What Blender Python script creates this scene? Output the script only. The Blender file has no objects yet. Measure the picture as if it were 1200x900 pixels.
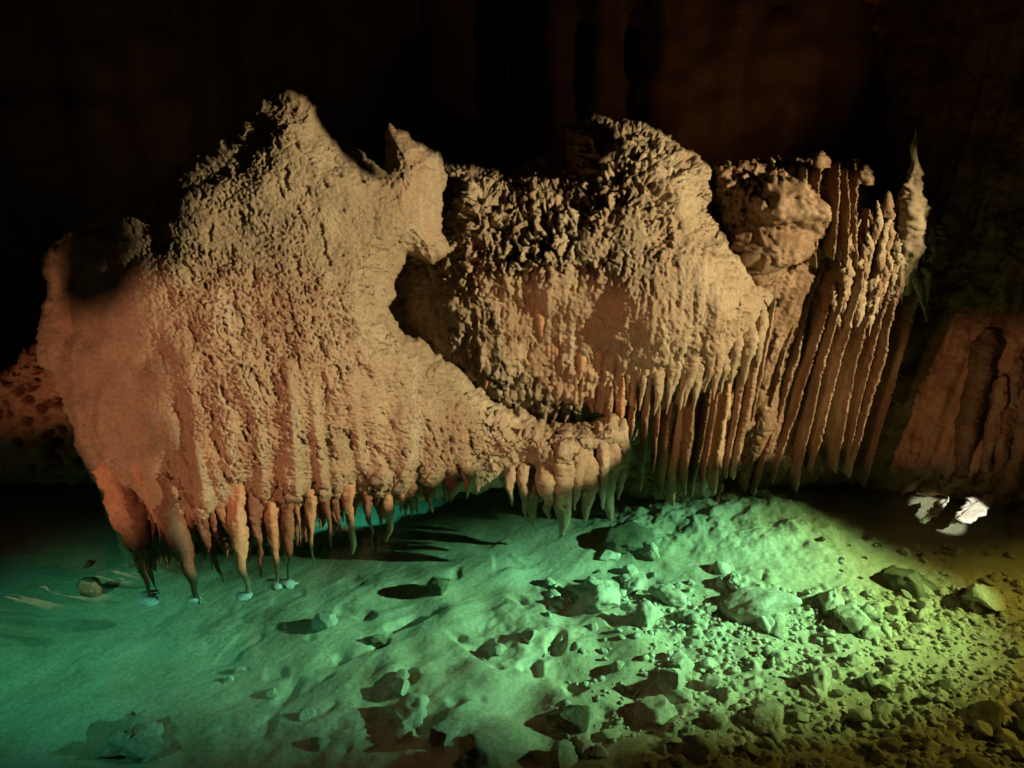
import bpy, math, random
import numpy as np
rng = random.Random(11)
nrs = np.random.RandomState(5)
R = math.radians
scene = bpy.context.scene
col = scene.collection

# ------------------------------------------------------------------ camera
CAM = np.array([0.0, 0.0, 3.5]); PITCH = R(22); F = 1039.0
CP, SP = math.cos(PITCH), math.sin(PITCH)
def ray(px, py):
    a = (np.asarray(px, float) - 600) / F; b = (450 - np.asarray(py, float)) / F
    return a, CP + b * SP, -SP + b * CP
def at(px, py, Y):
    dx, dy, dz = ray(px, py); t = np.asarray(Y, float) / dy
    return np.stack([dx * t, dy * t, 3.5 + dz * t], -1)
def atz(px, py, z):
    dx, dy, dz = ray(px, py); t = (z - 3.5) / dz
    return np.stack([dx * t, dy * t, 3.5 + dz * t], -1)
cam = bpy.data.cameras.new('camera'); co = bpy.data.objects.new('camera', cam); col.objects.link(co)
cam.sensor_width = 36; cam.lens = 36 * F / 1200; cam.clip_end = 200; cam.clip_start = 0.05
co.location = CAM; co.rotation_euler = (R(90) - PITCH, 0, 0)
scene.camera = co

# ------------------------------------------------------------------ noise (numpy)
def _h(ix, iy, iz, s):
    h = (ix.astype(np.int64) * 374761393 + iy.astype(np.int64) * 668265263 + iz.astype(np.int64) * 2147483647 % 4294967291 + s * 1274126177) & 0xFFFFFFFF
    h = ((h ^ (h >> 13)) * 1274126177) & 0xFFFFFFFF
    h = ((h ^ (h >> 16)) * 2246822519) & 0xFFFFFFFF
    return h ^ (h >> 15)
_G = np.array([[1,1,0],[-1,1,0],[1,-1,0],[-1,-1,0],[1,0,1],[-1,0,1],[1,0,-1],[-1,0,-1],[0,1,1],[0,-1,1],[0,1,-1],[0,-1,-1],[1,1,0],[-1,1,0],[0,-1,1],[0,-1,-1]], float)
def perlin(P, s=0):
    i = np.floor(P).astype(np.int64); f = P - i
    u = f * f * f * (f * (f * 6 - 15) + 10)
    out = 0
    for a in (0, 1):
        for b in (0, 1):
            for c in (0, 1):
                g = _G[_h(i[..., 0] + a, i[..., 1] + b, i[..., 2] + c, s) & 15]
                d = g[..., 0] * (f[..., 0] - a) + g[..., 1] * (f[..., 1] - b) + g[..., 2] * (f[..., 2] - c)
                w = (u[..., 0] if a else 1 - u[..., 0]) * (u[..., 1] if b else 1 - u[..., 1]) * (u[..., 2] if c else 1 - u[..., 2])
                out = out + w * d
    return out
def fbm(P, oct=4, s=0, gain=0.5):
    o = 0; a = 1
    for k in range(oct):
        o = o + a * perlin(P * (2.03 ** k) + 17.3 * k, s + k); a *= gain
    return o
def ridged(P, oct=3, s=0):
    o = 0; a = 1
    for k in range(oct):
        o = o + a * (1 - 2 * np.abs(perlin(P * (2.03 ** k) + 9.1 * k, s + k))); a *= .5
    return o
def worley(P, s=0):
    i = np.floor(P).astype(np.int64); best = np.full(P.shape[:-1], 9.0); sec = best.copy(); idb = np.zeros(P.shape[:-1])
    for a in (-1, 0, 1):
        for b in (-1, 0, 1):
            for c in (-1, 0, 1):
                q0, q1, q2 = i[..., 0] + a, i[..., 1] + b, i[..., 2] + c
                h = _h(q0, q1, q2, s)
                d = (q0 + (h & 1023) / 1023. - P[..., 0]) ** 2 + (q1 + ((h >> 10) & 1023) / 1023. - P[..., 1]) ** 2 + (q2 + ((h >> 20) & 1023) / 1023. - P[..., 2]) ** 2
                m = d < best
                sec = np.where(m, best, np.minimum(sec, d)); best = np.where(m, d, best)
                idb = np.where(m, ((h * 7919) & 1023) / 1023., idb)
    return np.sqrt(best), np.sqrt(sec), idb
def sstep(a, b, x):
    t = np.clip((x - a) / (b - a), 0, 1); return t * t * (3 - 2 * t)
def S(x, y=None, z=None): return np.array([x, x if y is None else y, x if z is None else z], float)

# ------------------------------------------------------------------ scene helpers
def mesh_np(name, V, Q, mat, parent=None, smooth=True, tris=None):
    V = np.ascontiguousarray(V, np.float32).reshape(-1, 3); Q = np.asarray(Q, np.int32).reshape(-1, 4)
    me = bpy.data.meshes.new(name); me.vertices.add(len(V)); me.vertices.foreach_set('co', V.ravel())
    nt = 0 if tris is None else len(tris)
    loops = Q.ravel() if not nt else np.concatenate([Q.ravel(), np.asarray(tris, np.int32).ravel()])
    me.loops.add(len(loops)); me.loops.foreach_set('vertex_index', loops.astype(np.int32))
    st = np.arange(len(Q)) * 4
    if nt: st = np.concatenate([st, len(Q) * 4 + np.arange(nt) * 3])
    me.polygons.add(len(st)); me.polygons.foreach_set('loop_start', st.astype(np.int32))
    me.update(calc_edges=True); me.validate()
    if smooth: me.polygons.foreach_set('use_smooth', np.ones(len(me.polygons), bool))
    me.materials.append(mat)
    o = bpy.data.objects.new(name, me); col.objects.link(o)
    if parent is not None:
        o.parent = parent; o.matrix_parent_inverse = parent.matrix_basis.inverted()
    return o
def tag(o, label=None, cat=None, group=None, kind=None):
    if label: o['label'] = label
    if cat: o['category'] = cat
    if group: o['group'] = group
    if kind: o['kind'] = kind
    return o
def empty(name, loc):
    o = bpy.data.objects.new(name, None); col.objects.link(o); o.location = [float(v) for v in loc]; o.empty_display_size = .1
    return o

# ------------------------------------------------------------------ materials
def new_mat(name):
    m = bpy.data.materials.new(name); m.use_nodes = True
    return m, m.node_tree, m.node_tree.nodes['Principled BSDF']
def noise_node(nt, scale, detail=6, rough=.6, vec=None):
    n = nt.nodes.new('ShaderNodeTexNoise'); n.inputs['Scale'].default_value = scale
    n.inputs['Detail'].default_value = detail; n.inputs['Roughness'].default_value = rough
    if vec is not None: nt.links.new(vec, n.inputs['Vector'])
    return n
def ramp(nt, src, stops):
    r = nt.nodes.new('ShaderNodeValToRGB'); e = r.color_ramp.elements
    while len(e) < len(stops): e.new(.5)
    for k, (p, c) in enumerate(stops): e[k].position = p; e[k].color = (*c, 1)
    nt.links.new(src, r.inputs['Fac']); return r
def rock_mat(name, c0, c1, c2, rough=.62, scale=2.2, bump=.5, bscale=70, spec=.35, dist=.02, streak=None):
    m, nt, b = new_mat(name)
    g = nt.nodes.new('ShaderNodeNewGeometry'); pos = g.outputs['Position']
    mp = nt.nodes.new('ShaderNodeMapping'); mp.inputs['Scale'].default_value = (1, 1, .45); nt.links.new(pos, mp.inputs['Vector'])
    n1 = noise_node(nt, scale, 8, .65, mp.outputs[0])
    r1 = ramp(nt, n1.outputs['Fac'], [(.32, c0), (.5, c1), (.68, c2)])
    n2 = noise_node(nt, 38, 5, .7, pos)
    r2 = ramp(nt, n2.outputs['Fac'], [(.3, (.72, .7, .68)), (.62, (1.12, 1.1, 1.06))])
    mx = nt.nodes.new('ShaderNodeMix'); mx.data_type = 'RGBA'; mx.blend_type = 'MULTIPLY'; mx.inputs[0].default_value = 1
    nt.links.new(r1.outputs[0], mx.inputs[6]); nt.links.new(r2.outputs[0], mx.inputs[7]); last = mx.outputs[2]
    if streak:                                                          # mineral stains that ran down the face, and paler calcite bands
        for k, (cs, lo, hi, sx) in enumerate(streak):
            ms_ = nt.nodes.new('ShaderNodeMapping'); ms_.inputs['Scale'].default_value = (sx, sx * .5, sx * .16); ms_.inputs['Location'].default_value = (3.1 * k, 1.7, .4); ms_.inputs['Rotation'].default_value = (0, R(-8), 0); nt.links.new(pos, ms_.inputs['Vector'])
            ns = noise_node(nt, 1.0, 7, .68, ms_.outputs[0]); rs = ramp(nt, ns.outputs['Fac'], [(lo, (0, 0, 0)), (hi, (.75, .75, .75))])
            m2 = nt.nodes.new('ShaderNodeMix'); m2.data_type = 'RGBA'; nt.links.new(rs.outputs[0], m2.inputs[0]); nt.links.new(last, m2.inputs[6]); m2.inputs[7].default_value = (*cs, 1); last = m2.outputs[2]
    nt.links.new(last, b.inputs['Base Color'])
    n3 = noise_node(nt, bscale, 8, .72, pos)
    bp = nt.nodes.new('ShaderNodeBump'); bp.inputs['Strength'].default_value = bump; bp.inputs['Distance'].default_value = dist
    nt.links.new(n3.outputs['Fac'], bp.inputs['Height']); nt.links.new(bp.outputs[0], b.inputs['Normal'])
    rr = ramp(nt, n2.outputs['Fac'], [(.3, (rough + .15,) * 3), (.7, (rough - .12,) * 3)]); nt.links.new(rr.outputs[0], b.inputs['Roughness'])
    b.inputs['Specular IOR Level'].default_value = spec
    return m
M_flow = rock_mat('flowstone_limestone', (.29, .19, .11), (.38, .275, .17), (.47, .375, .25), scale=1.7, bump=.8, bscale=95, spec=.5, rough=.52, streak=[((.40, .235, .14), .55, .72, 2.2), ((.30, .25, .13), .54, .7, 3.1), ((.56, .47, .35), .58, .72, 4.5), ((.17, .095, .05), .6, .72, 8)])
M_red = rock_mat('rusty_limestone', (.33, .17, .09), (.42, .24, .13), (.47, .31, .19))
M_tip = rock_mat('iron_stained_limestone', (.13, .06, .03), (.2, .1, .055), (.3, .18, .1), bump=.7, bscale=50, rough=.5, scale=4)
M_drape = rock_mat('drapery_limestone', (.13, .066, .034), (.2, .115, .06), (.38, .27, .17), rough=.5, scale=3)
M_dark = rock_mat('cave_wall_limestone', (.07, .045, .03), (.1, .065, .04), (.13, .09, .055), scale=.8, bump=.4, bscale=20)
M_bed = rock_mat('pale_silt', (.34, .32, .22), (.44, .43, .33), (.5, .49, .4), scale=1.6, bump=.35, bscale=60, spec=.1, rough=.8, dist=.012)
M_stone = rock_mat('pale_limestone_stone', (.34, .32, .24), (.45, .44, .35), (.56, .55, .46), scale=5, bump=.6, bscale=45, spec=.2, rough=.7)
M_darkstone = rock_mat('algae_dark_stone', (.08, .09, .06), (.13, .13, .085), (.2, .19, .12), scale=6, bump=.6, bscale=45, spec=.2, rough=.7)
M_glint = rock_mat('white_glint', (.72, .72, .66), (.8, .8, .75), (.86, .86, .82), bump=.3, bscale=90, rough=.4)  # white that stands in for glints on the water
mw, nt, b = new_mat('still_water')
nt.nodes.remove(b); out = nt.nodes['Material Output']
tr = nt.nodes.new('ShaderNodeBsdfTransparent'); tr.inputs[0].default_value = (.9, .97, .94, 1)
gl = nt.nodes.new('ShaderNodeBsdfGlossy'); gl.inputs['Roughness'].default_value = .03; gl.inputs['Color'].default_value = (1, 1, 1, 1)
fr = nt.nodes.new('ShaderNodeFresnel'); fr.inputs['IOR'].default_value = 1.33
g = nt.nodes.new('ShaderNodeNewGeometry')
mp = nt.nodes.new('ShaderNodeMapping'); mp.inputs['Scale'].default_value = (1, .5, 1); mp.inputs['Rotation'].default_value = (0, 0, R(-25)); nt.links.new(g.outputs['Position'], mp.inputs['Vector'])
nn = noise_node(nt, 5, 3, .5, mp.outputs[0])
bp = nt.nodes.new('ShaderNodeBump'); bp.inputs['Strength'].default_value = .12; bp.inputs['Distance'].default_value = .02
nt.links.new(nn.outputs['Fac'], bp.inputs['Height']); nt.links.new(bp.outputs[0], gl.inputs['Normal']); nt.links.new(bp.outputs[0], fr.inputs['Normal'])
mi = nt.nodes.new('ShaderNodeMix'); mi.inputs[2].default_value = 1.33; mi.inputs[3].default_value = 1 / 1.33
nt.links.new(g.outputs['Backfacing'], mi.inputs[0]); nt.links.new(mi.outputs[0], fr.inputs['IOR'])
ms = nt.nodes.new('ShaderNodeMixShader'); nt.links.new(fr.outputs[0], ms.inputs[0]); nt.links.new(tr.outputs[0], ms.inputs[1]); nt.links.new(gl.outputs[0], ms.inputs[2])
nt.links.new(ms.outputs[0], out.inputs['Surface'])

# ------------------------------------------------------------------ rock bodies: rounded relief with a real back
def tps(ctrl):
    c = np.array(ctrl, float); X = c[:, :2] / 100.; n = len(c)
    d = np.linalg.norm(X[:, None] - X[None], axis=-1); K = np.where(d > 0, d * d * np.log(d + 1e-9), 0) + np.eye(n) * .05
    A = np.zeros((n + 3, n + 3)); A[:n, :n] = K; A[:n, n] = 1; A[:n, n + 1:] = X; A[n, :n] = 1; A[n + 1:, :n] = X.T
    w = np.linalg.solve(A, np.concatenate([c[:, 2], [0, 0, 0]]))
    def f(px, py):
        o = w[n] + w[n + 1] * px / 100. + w[n + 2] * py / 100.
        for k in range(n):
            dd = np.hypot(px / 100. - X[k, 0], py / 100. - X[k, 1]); o = o + w[k] * dd * dd * np.log(dd + 1e-9)
        return o
    return f
def edge_dist(px, py, poly):
    p = np.array(poly, float); d = np.full(px.shape, 1e9); ins = np.zeros(px.shape, bool)
    for k in range(len(p)):
        a, b_ = p[k], p[(k + 1) % len(p)]; ab = b_ - a
        t = np.clip(((px - a[0]) * ab[0] + (py - a[1]) * ab[1]) / (ab @ ab), 0, 1)
        d = np.minimum(d, np.hypot(px - a[0] - t * ab[0], py - a[1] - t * ab[1]))
        c = (a[1] > py) != (b_[1] > py)
        xi = a[0] + (py - a[1]) / (ab[1] if ab[1] else 1e-9) * ab[0]
        ins ^= c & (px < xi)
    return np.where(ins, d, -d)
def body(name, poly, ctrl, disp, mat, parent, step=1.5, back=.4, w=60, thick=.5, rag=3, seed=0, fade=12):
    p = np.array(poly, float); x0, y0 = p.min(0) - 12; x1, y1 = p.max(0) + 12
    gx, gy = np.meshgrid(np.arange(x0, x1, step), np.arange(y0, y1, step))
    e = edge_dist(gx, gy, poly)
    q2 = np.stack([gx / 22., gy / 22., np.full(gx.shape, seed * 3.7)], -1)
    e = e + rag * fbm(q2, 4, seed) * 1.6
    ec = np.clip(e, 0, None)
    prof = 1 - np.sqrt(np.clip(1 - (1 - np.minimum(ec / w, 1)) ** 2, 0, 1))
    Yc = tps(ctrl)(gx, gy)
    P = at(gx, gy, Yc + back * prof)
    du = np.gradient(P, axis=1); dv = np.gradient(P, axis=0)
    n = np.cross(dv, du); n /= np.linalg.norm(n, axis=-1, keepdims=True) + 1e-12
    s = np.sign(n[..., 1:2]); n = -n * np.where(s == 0, 1, s)
    d = disp(P, gx, gy, ec) * sstep(0, fade, ec)
    Pf = P + n * d[..., None]
    Pb = at(gx, gy, Yc + back + thick * (1 - prof) + .12 * fbm(P * 2.2, 2, 77))
    m = e > 0
    qm = m[:-1, :-1] & m[1:, :-1] & m[:-1, 1:] & m[1:, 1:]
    idx = np.arange(gx.size).reshape(gx.shape)
    q = np.stack([idx[:-1, :-1], idx[1:, :-1], idx[1:, 1:], idx[:-1, 1:]], -1)[qm]
    qb = q[:, ::-1] + gx.size
    V = np.concatenate([Pf.reshape(-1, 3), Pb.reshape(-1, 3)]); Q = np.concatenate([q, qb])
    used = np.unique(Q); re = np.full(len(V), -1); re[used] = np.arange(len(used))
    o = mesh_np(name, V[used], re[Q], mat, parent)
    def surf(px, py):
        i = np.clip(((np.asarray(py) - y0) / step).astype(int), 0, gx.shape[0] - 1); j = np.clip(((np.asarray(px) - x0) / step).astype(int), 0, gx.shape[1] - 1)
        return Pf[i, j]
    surf.yc = tps(ctrl)
    surf.inside = lambda x, y: x0 < x < x1 and y0 < y < y1 and bool(m[int((y - y0) / step), int((x - x0) / step)])
    return o, surf

# tapered, lumpy dripstone along a path of (px, py, Y)
def drip(name, pts, wid, mat, parent, depth=1.0, seg=22, taper=.7, tipw=.12, lump=.10, flute=.12, seed=0, fine=.006, prof=None, yaw=0.):
    P = np.array([at(*p) for p in pts]); n0 = len(P)
    L = np.linalg.norm(np.diff(P, axis=0), axis=1).sum(); nr = max(14, int(L / .011))
    tt = np.linspace(0, n0 - 1, nr); c = np.stack([np.interp(tt, range(n0), P[:, k]) for k in range(3)], -1)
    if n0 > 2:
        for _ in range(max(2, nr // 6)): c[1:-1] = (c[:-2] + 2 * c[1:-1] + c[2:]) / 4
    t = np.linspace(0, 1, nr)
    mid = P.mean(0); pxm = np.linalg.norm(mid - CAM) / F
    r0 = wid * .5 * pxm
    r = r0 * (tipw + (1 - tipw) * (1 - t) ** taper) if prof is None else r0 * np.interp(t, *zip(*prof))
    r = r * (1 + 1.0 * lump * fbm(np.stack([t * L * 5, np.full(nr, seed * 1.3), np.zeros(nr)], -1), 3, seed))
    c = c + .35 * r0 * np.stack([fbm(np.stack([t * L * 5, np.full(nr, seed * 2.1 + 5), np.zeros(nr)], -1), 2, seed + 3), np.zeros(nr), np.zeros(nr)], -1)
    a = np.linspace(0, 2 * np.pi, seg, endpoint=False) 
    ca, sa = np.cos(a), np.sin(a)
    V = np.zeros((nr, seg, 3)); ex, ey = r[:, None] * ca, r[:, None] * (sa + (1 if yaw else 0)) * depth   # a turned fold keeps its front edge on the path
    cy_, sy_ = math.cos(yaw), math.sin(yaw)
    V[..., 0] = c[:, None, 0] + ex * cy_ - ey * sy_; V[..., 1] = c[:, None, 1] + ex * sy_ + ey * cy_; V[..., 2] = c[:, None, 2]
    N = np.stack([np.broadcast_to(ca, (nr, seg)), np.broadcast_to(sa, (nr, seg)), np.zeros((nr, seg))], -1)
    d = flute * r0 * fbm(V * np.array([1 / (r0 * 1.3), 1 / (r0 * 1.3), 2.2]), 3, seed + 9)
    d = d + lump * r0 * .9 * fbm(V * S(14, 14, 9), 3, seed + 6)
    kn = worley(V * S(44, 44, 40) + .6 * perlin(V * 30, seed)[..., None], seed + 2)[0]
    d = d + fine * (fbm(V * 60, 3, seed + 4) + .9 * (.55 - kn)) * np.minimum(1, r[:, None] / (r0 * .5 + 1e-6))
    d = d * np.clip((r / r0)[:, None] * 1.25, .18, 1) ** .8               # relief shrinks towards the tip
    if yaw:
        d = d * (.12 + .88 * np.clip(-sa, 0, 1)[None] ** 3 * (.5 + 1.1 * np.clip(.5 + fbm(np.stack([t * L * 6, np.full(nr, seed * .7), t * 0], -1), 3, seed + 12), 0, 1.4)[:, None]))
    V = V + N * d[..., None]
    tip = c[-1] + (c[-1] - c[-2]) / np.linalg.norm(c[-1] - c[-2]) * r[-1] * .8
    Vv = np.concatenate([V.reshape(-1, 3), [c[0]], [tip]])
    i = np.arange(nr * seg).reshape(nr, seg); j = np.roll(i, -1, 1)
    Q = np.stack([i[:-1], i[1:], j[1:], j[:-1]], -1).reshape(-1, 4)
    T = np.concatenate([np.stack([i[0], j[0], np.full(seg, nr * seg)], -1), np.stack([j[-1], i[-1], np.full(seg, nr * seg + 1)], -1)])
    if c[-1][2] > c[0][2]: Q, T = Q[:, ::-1], T[:, ::-1]
    return mesh_np(name, Vv, Q, mat, parent, tris=T)
# ================================================================== LEFT HANGING FLOWSTONE
polyA = [(335,101),(358,106),(372,118),(382,140),(405,165),(430,182),(450,190),(446,152),(455,138),(470,152),(492,165),(512,177),(520,200),(522,240),(515,262),(528,290),(508,312),(478,300),(464,330),(457,360),(470,385),(500,405),(540,435),(570,460),(600,478),(640,492),(690,495),(720,487),(739,500),(738,520),(722,528),(700,532),(695,548),(660,562),(620,560),(600,565),(590,572),(560,580),(540,575),(520,585),(490,590),(450,592),(400,600),(360,605),(330,612),(290,620),(250,628),(215,632),(190,645),(168,662),(152,665),(138,635),(115,580),(97,545),(83,500),(68,460),(48,430),(36,405),(44,380),(54,350),(48,315),(54,288),(68,280),(112,255),(165,222),(240,172),(276,142),(305,113)]
ctrlA = [(160,660,4.9),(100,500,4.98),(60,400,5.3),(200,580,4.84),(270,560,4.88),(380,560,5.05),(480,550,5.3),(560,520,5.46),(650,520,5.5),(720,505,5.58),(300,400,4.98),(200,420,4.88),(150,450,4.88),(300,250,5.28),(350,120,5.62),(440,350,5.2),(420,450,5.05),(500,450,5.36),(480,190,5.75),(520,280,5.75),(420,220,5.5),(150,300,5.12),(60,300,5.5)]
stA = [(140,580,176,704,36,1),(156,590,183,690,30,0),(196,575,232,704,40,1),(176,570,214,665,30,0),(224,575,261,682,24,0),(246,580,266,650,20,0),(275,570,289,699,34,1),(262,585,279,650,20,0),
       (299,580,307,676,24,0),(318,570,326,686,24,1),(340,545,338,684,24,1),(332,575,333,660,20,0),(357,500,367,664,24,0),(376,545,388,641,18,0),(372,520,378,618,16,0),(402,545,415,650,26,0),(392,560,400,628,18,0),(426,560,437,627,18,0),(452,555,456,634,32,0),(441,560,446,612,18,0),(478,565,483,606,26,0),(468,565,470,600,18,0),(504,565,506,600,24,0),(528,560,527,590,22,0),(345,520,352,640,16,0),(308,560,316,650,16,0),(236,560,247,668,20,0),(545,562,547,584,16,0)]
tongueA = [(598,545,600,592,14),(612,540,616,605,16),(622,548,624,617,20),(640,540,643,608,24),(662,520,660,627,34),(650,550,650,600,18),(686,525,686,611,24),(676,535,673,598,18),(716,500,713,611,28),(704,510,706,596,16),(731,505,724,585,18),(632,552,634,588,14)]
def dispA(P, px, py, e):
    sm = sstep(120, 260, px + .15 * (450 - py))                       # the left flank is worn smooth
    up = 1 - sstep(430, 560, py)
    tong = sstep(430, 560, px) * sstep(380, 460, py)
    d = .10 * fbm(P * 1.7, 3, 21) + .012 * fbm(P * 5, 2, 22)
    # shallow flow ribs running down the face
    ang = .16
    xr = P[..., 0] * math.cos(ang) + P[..., 2] * math.sin(ang)
    flow = np.stack([xr * 11, P[..., 1] * 4, P[..., 2] * 1.6], -1)
    d = d + .007 * fbm(flow, 2, 23) * (.35 + .65 * sm)
    for a, b_, c, d_, w_, _ in stA:                                    # each stalactite is rooted in a rib of the face
        xl = a + (a - c) / (d_ - b_) * (b_ - py)
        d = d + .05 * np.exp(-((px - xl) / (.42 * w_)) ** 2) * sstep(b_ - 150, b_ - 10, py)
    d = d - .03 * sstep(540, 600, py) * (1 - tong)
    W = P + .012 * np.stack([perlin(P * 30, 1), perlin(P * 30, 2), perlin(P * 30, 3)], -1)
    pit = fbm(np.stack([(W[..., 0] + .22 * W[..., 2]) * 60, W[..., 1] * 28, W[..., 2] * 42], -1), 3, 24)
    big = sstep(-.25, .3, fbm(P * 2.3, 3, 29))
    d = d - .018 * sstep(.2, .32, pit) * (.06 + .94 * sm) * (.35 + .65 * big)
    pit = fbm(np.stack([(W[..., 0] + .3 * W[..., 2]) * 17, W[..., 1] * 8, W[..., 2] * 6], -1), 3, 34)
    d = d - .024 * sstep(.38, .48, pit) * sm
    # small rimmed ledges, wider than high
    led = perlin(np.stack([P[..., 0] * 22, P[..., 1] * 22, P[..., 2] * 52], -1) + .6 * perlin(P * 14, 3)[..., None], 25)
    d = d + .010 * np.abs(led) * 2 * (.12 + .88 * sm)
    d = d + .008 * fbm(P * S(44, 44, 60), 2, 26) * (.25 + .75 * sm)
    # crusty knobs on the tongue and lower right
    w1, w2, wid = worley(P * S(20, 20, 22), 27)
    d = d + .035 * (.6 - w1) * tong * sstep(-.1, .3, perlin(P * 4, 8) + .15)
    w3 = worley(P * S(42, 42, 48), 28)[0]
    d = d + .014 * (.6 - w3) * (.25 * sm + .75 * tong)
    # overhanging lobes: smooth saddle under the small horn
    d = d * (1 - .55 * np.exp(-(((px - 455) / 60) ** 2 + ((py - 225) / 55) ** 2)))
    return d
rootA = tag(empty('flowstone_formation', at(300, 640, 5.0)), 'broad orange tan flowstone mass with a pointed peak, stalactites dipping into teal water', 'cave formation', 'flowstone formations')
bA, surfA = body('body', polyA, ctrlA, dispA, M_flow, rootA, step=1.2, back=.5, w=55, thick=1.1, rag=4, seed=1, fade=28)
# (root px, root py, tip px, tip py, width px, glint rim)
tips = []
for k in range(34):
    px = 150 + 400 * (k + rng.random()) / 34; yb = float(np.interp(px, [140, 200, 260, 330, 400, 470, 550], [655, 668, 655, 650, 625, 606, 584])) - rng.uniform(0, 34)
    Yr = float(surfA.yc(np.array(px), np.array(yb - 40)))
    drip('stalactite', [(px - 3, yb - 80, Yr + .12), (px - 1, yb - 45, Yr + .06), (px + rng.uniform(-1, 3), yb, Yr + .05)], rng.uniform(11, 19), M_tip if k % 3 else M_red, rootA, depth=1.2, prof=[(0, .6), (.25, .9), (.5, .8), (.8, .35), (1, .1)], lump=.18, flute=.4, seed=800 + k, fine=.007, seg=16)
for k, (a, b_, c, d_, w_, cal) in enumerate(stA):
    Yr = float(surfA.yc(np.array(a), np.array(b_)))
    tY = float(atz(c, d_, 0.0)[1]) if cal else min(float(atz(c, d_, .01)[1]) - .02, Yr + .12)
    my = (Yr + tY) / 2
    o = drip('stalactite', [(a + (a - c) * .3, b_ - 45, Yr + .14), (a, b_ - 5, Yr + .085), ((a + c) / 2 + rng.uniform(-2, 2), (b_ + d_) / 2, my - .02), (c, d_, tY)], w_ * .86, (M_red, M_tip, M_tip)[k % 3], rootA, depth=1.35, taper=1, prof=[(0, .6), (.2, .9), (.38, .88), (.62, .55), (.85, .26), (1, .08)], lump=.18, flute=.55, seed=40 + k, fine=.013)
    if cal: tips.append((c, d_, o, w_))
# tongue
for k, (a, b_, c, d_, w_) in enumerate(tongueA):
    Yr = float(surfA(a, b_)[1]) + .03
    drip('stalactite', [(a, b_ - 14, Yr + .05), ((a + c) / 2 + rng.uniform(-2, 2), (b_ + d_) / 2, Yr), (c, d_, Yr + .05)], w_ * 1.02, M_flow, rootA, depth=1.1, prof=[(0, .3), (.2, .85), (.35, 1), (.65, .62), (.85, .4), (1, .12)], lump=.2, flute=.35, seed=90 + k, fine=.011)
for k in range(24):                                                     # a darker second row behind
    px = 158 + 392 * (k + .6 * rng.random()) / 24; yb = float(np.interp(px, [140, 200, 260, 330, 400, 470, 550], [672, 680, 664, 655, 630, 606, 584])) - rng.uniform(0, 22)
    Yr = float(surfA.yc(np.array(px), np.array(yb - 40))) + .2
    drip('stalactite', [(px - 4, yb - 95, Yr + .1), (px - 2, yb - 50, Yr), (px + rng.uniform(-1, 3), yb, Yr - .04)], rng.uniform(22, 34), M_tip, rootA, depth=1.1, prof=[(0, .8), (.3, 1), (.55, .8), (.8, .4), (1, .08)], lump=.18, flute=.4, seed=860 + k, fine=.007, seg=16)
def calcite(px, py, par, w_):  # small white rim painted as the glint where a tip meets the water
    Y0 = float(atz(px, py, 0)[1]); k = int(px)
    return drip('glint_rim', [(px - 2, py - 4, Y0 - .012), (px, py, Y0 - .014), (px + 3, py + 5, Y0 - .01)], 15 + (k % 3) * 4, M_glint, par, depth=.6, prof=[(0, .9), (.4, 1), (.75, .5), (1, .1)], lump=.6, flute=.9, seed=k, fine=.01, seg=14)
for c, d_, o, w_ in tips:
    tag(calcite(c, d_, o, w_), 'white rim painted as a glint at the waterline')

# ================================================================== MIDDLE BOSS
polyB = [(385,400),(392,310),(440,250),(508,240),(518,195),(540,183),(565,188),(590,200),(612,192),(640,182),(658,190),(660,150),(680,138),(710,136),(745,142),(780,155),(810,170),(832,198),(838,240),(858,288),(885,318),(906,345),(906,372),(892,405),(876,430),(862,500),(852,585),(800,594),(735,584),(714,545),(700,516),(640,508),(560,484),(500,446),(420,432)]
ctrlB = [(800,545,6.36),(740,545,6.36),(850,545,6.4),(800,480,6.28),(755,490,6.3),(850,470,6.3),(780,585,6.2),(840,580,6.25),(830,340,5.72),(880,360,5.82),(740,290,5.85),(740,210,6.1),(720,155,6.35),(560,230,6.2),(560,330,6.12),(620,400,6.14),(700,440,6.12),(600,455,6.22),(780,430,5.88),(650,330,5.98),(464,345,6.95),(472,395,6.8),(502,350,6.3),(522,405,6.3),(440,330,6.85),(390,360,6.5),(430,425,6.5),(840,240,6.15),(600,200,6.55),(700,370,5.95),(860,400,5.82),(740,490,6.2),(810,200,6.25)]
def smooth_spots(px, py):
    o = 0
    for cx, cy, sx, sy in ((738,275,40,48),(840,335,70,60),(690,370,90,55),(770,360,85,75),(690,285,24,34),(810,250,14,50)):
        o = np.maximum(o, np.exp(-(((px - cx) / sx) ** 2 + ((py - cy) / sy) ** 2) ** 1.5))
    return o
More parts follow.
